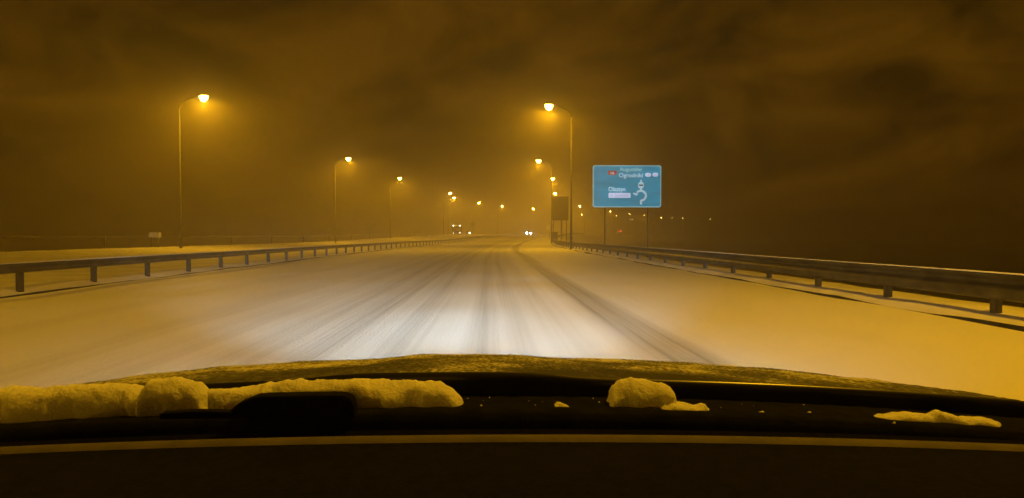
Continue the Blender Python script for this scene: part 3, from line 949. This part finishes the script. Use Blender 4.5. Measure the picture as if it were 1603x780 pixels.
# ================================================================== snow left on the cowl
def clump(label, prof, yc, depth, seed, n=None):
    """prof: top outline in photo pixels; a rounded lump built around it, resting on the cowl"""
    x0, x1 = prof[0][0], prof[-1][0]
    n = n or max(14, int((x1 - x0) / 1.5))
    rows = []
    for i in range(n + 1):
        px = x0 + (x1 - x0) * i / n
        py = lerp_table(prof, px) + 1.8 * nz(px, seed, .07, seed) + 1.2 * nz(px, seed, .21, seed + 1)
        l, top = at(px, py, yc)
        base = cowl_z(l) - .004
        top = max(top, base + .001)
        row = []
        e = min(1.0, (i + .3) / (n * .06 + 1), (n - i + .3) / (n * .06 + 1)) ** .5
        for k in range(29):
            a = math.pi * k / 28
            c, s = math.cos(a), math.sin(a) ** .62
            sc = (top - base)
            d = depth * e * (.75 + .25 * nz(px, k, .03, seed))
            p = Vector((l, yc + d * c, base + sc * s))
            q = noise.noise_vector(p * 20 + Vector((seed, 0, 0))) * .0055 + noise.noise_vector(p * 55) * .0026 + noise.noise_vector(p * 130) * .0012 + noise.noise_vector(p * 330) * .0005
            row.append(tuple(p + q * min(1, s * 1.5)))
        rows.append(row)
    b = MB().grid(rows)
    o = b.build('snow_clump', M['clump'], None, True)
    tag(o, label, 'snow', 'snow clumps on the cowl below the windscreen')
    return o
clump('long low snow bank on the cowl at the far left edge', [(-60, 600), (40, 604), (108, 602), (150, 598.5), (200, 600), (238, 601), (262, 606), (285, 645)], 1.085, .045, 1)
clump('rounded snow lump rising above the bank on the left of the cowl', [(226, 645), (236, 603), (246, 590), (275, 589), (300, 594), (315, 597), (328, 606), (345, 645)], 1.068, .036, 2)
clump('long smooth snow bank behind the black wiper cover', [(322, 640), (332, 605), (400, 605), (420, 597), (462, 594), (560, 593.5), (640, 595), (688, 596), (705, 606), (720, 622), (731, 644)], 1.082, .044, 3)
clump('tiny snow heap on the cowl just right of centre', [(842, 646), (850, 642), (868, 640), (876, 633), (888, 635), (900, 641), (910, 648)], 1.06, .02, 4)
clump('tall block of snow standing on the cowl right of centre', [(946, 648), (954, 630), (958, 612), (970, 601), (990, 598.5), (1012, 599), (1018, 602), (1040, 603), (1052, 606), (1056, 618), (1062, 636), (1068, 648)], 1.085, .036, 5)
clump('low snow heap touching the right side of the tall block', [(1030, 650), (1040, 636), (1060, 637), (1078, 639), (1092, 639), (1104, 633), (1112, 641), (1120, 652)], 1.058, .024, 6)
clump('tiny snow crumb on the cowl right of the low heap', [(1180, 655), (1188, 651), (1200, 650), (1210, 656)], 1.05, .012, 7)
clump('flat snow strip on the cowl at the right edge', [(1385, 660), (1400, 656), (1430, 653), (1450, 654), (1472, 656), (1482, 652), (1500, 657), (1560, 662), (1590, 672)], 1.05, .022, 8)

cr = MB()
rs = random.Random(11)
for i in range(60):
    px = rs.choice((rs.uniform(100, 760), rs.uniform(640, 940), rs.uniform(900, 1240), rs.uniform(1150, 1560)))
    l = (px - VX) / FPX * 1.05
    y = 1.018 + rs.random() ** 1.5 * .10
    r = .0006 + .0022 * rs.random() ** 3
    c = Vector((l, y, cowl_z(l) + r * .3))
    vs = [c + Vector(v) * r * (.6 + .8 * rs.random()) for v in ((1.3,0,0), (-1.3,0,0), (0,1,0), (0,-1,0), (0,0,1), (0,0,-1))]
    cr.add(vs, [(0,2,4),(2,1,4),(1,3,4),(3,0,4),(2,0,5),(1,2,5),(3,1,5),(0,3,5)])
tag(cr.build('snow_crumbs', M['clump']), 'loose snow crumbs scattered over the cowl', 'snow', kind='stuff')

# ================================================================== a few falling flakes and the haze
fl = MB()
rs = random.Random(3)
for i in range(160):
    y = 12.0 + rs.random() ** 1.6 * 22
    x = (rs.random() * 1.5 - .75) * y
    z = .1 + rs.random() * 3.2
    r = .0010 + rs.random() * .0013
    c = Vector((x, y, z))
    vs = [c + Vector(v) * r * (.7 + .6 * rs.random()) for v in ((1,0,0), (-1,0,0), (0,1,0), (0,-1,0), (0,0,1), (0,0,-1))]
    fl.add(vs, [(0,2,4),(2,1,4),(1,3,4),(3,0,4),(2,0,5),(1,2,5),(3,1,5),(0,3,5)])
tag(fl.build('snowflakes', M['clump']), 'small snowflakes falling through the headlight beam', 'snowflakes', kind='stuff')

hz = MB().box((-1600, -400, -5.8), (1600, 2200, 17.0)).build('haze')
hm = bpy.data.materials.new('haze'); hm.use_nodes = True
hn, hl_ = hm.node_tree.nodes, hm.node_tree.links
hn.clear()
ho = hn.new('ShaderNodeOutputMaterial'); hv = hn.new('ShaderNodeVolumePrincipled')
hv.inputs['Color'].default_value = (.97, .90, .74, 1)
hv.inputs['Density'].default_value = HAZE
hv.inputs['Anisotropy'].default_value = .70
hl_.new(hv.outputs[0], ho.inputs['Volume'])
hz.data.materials.append(hm)
tag(hz, 'snowy night haze glowing in the street light', 'haze', kind='stuff')
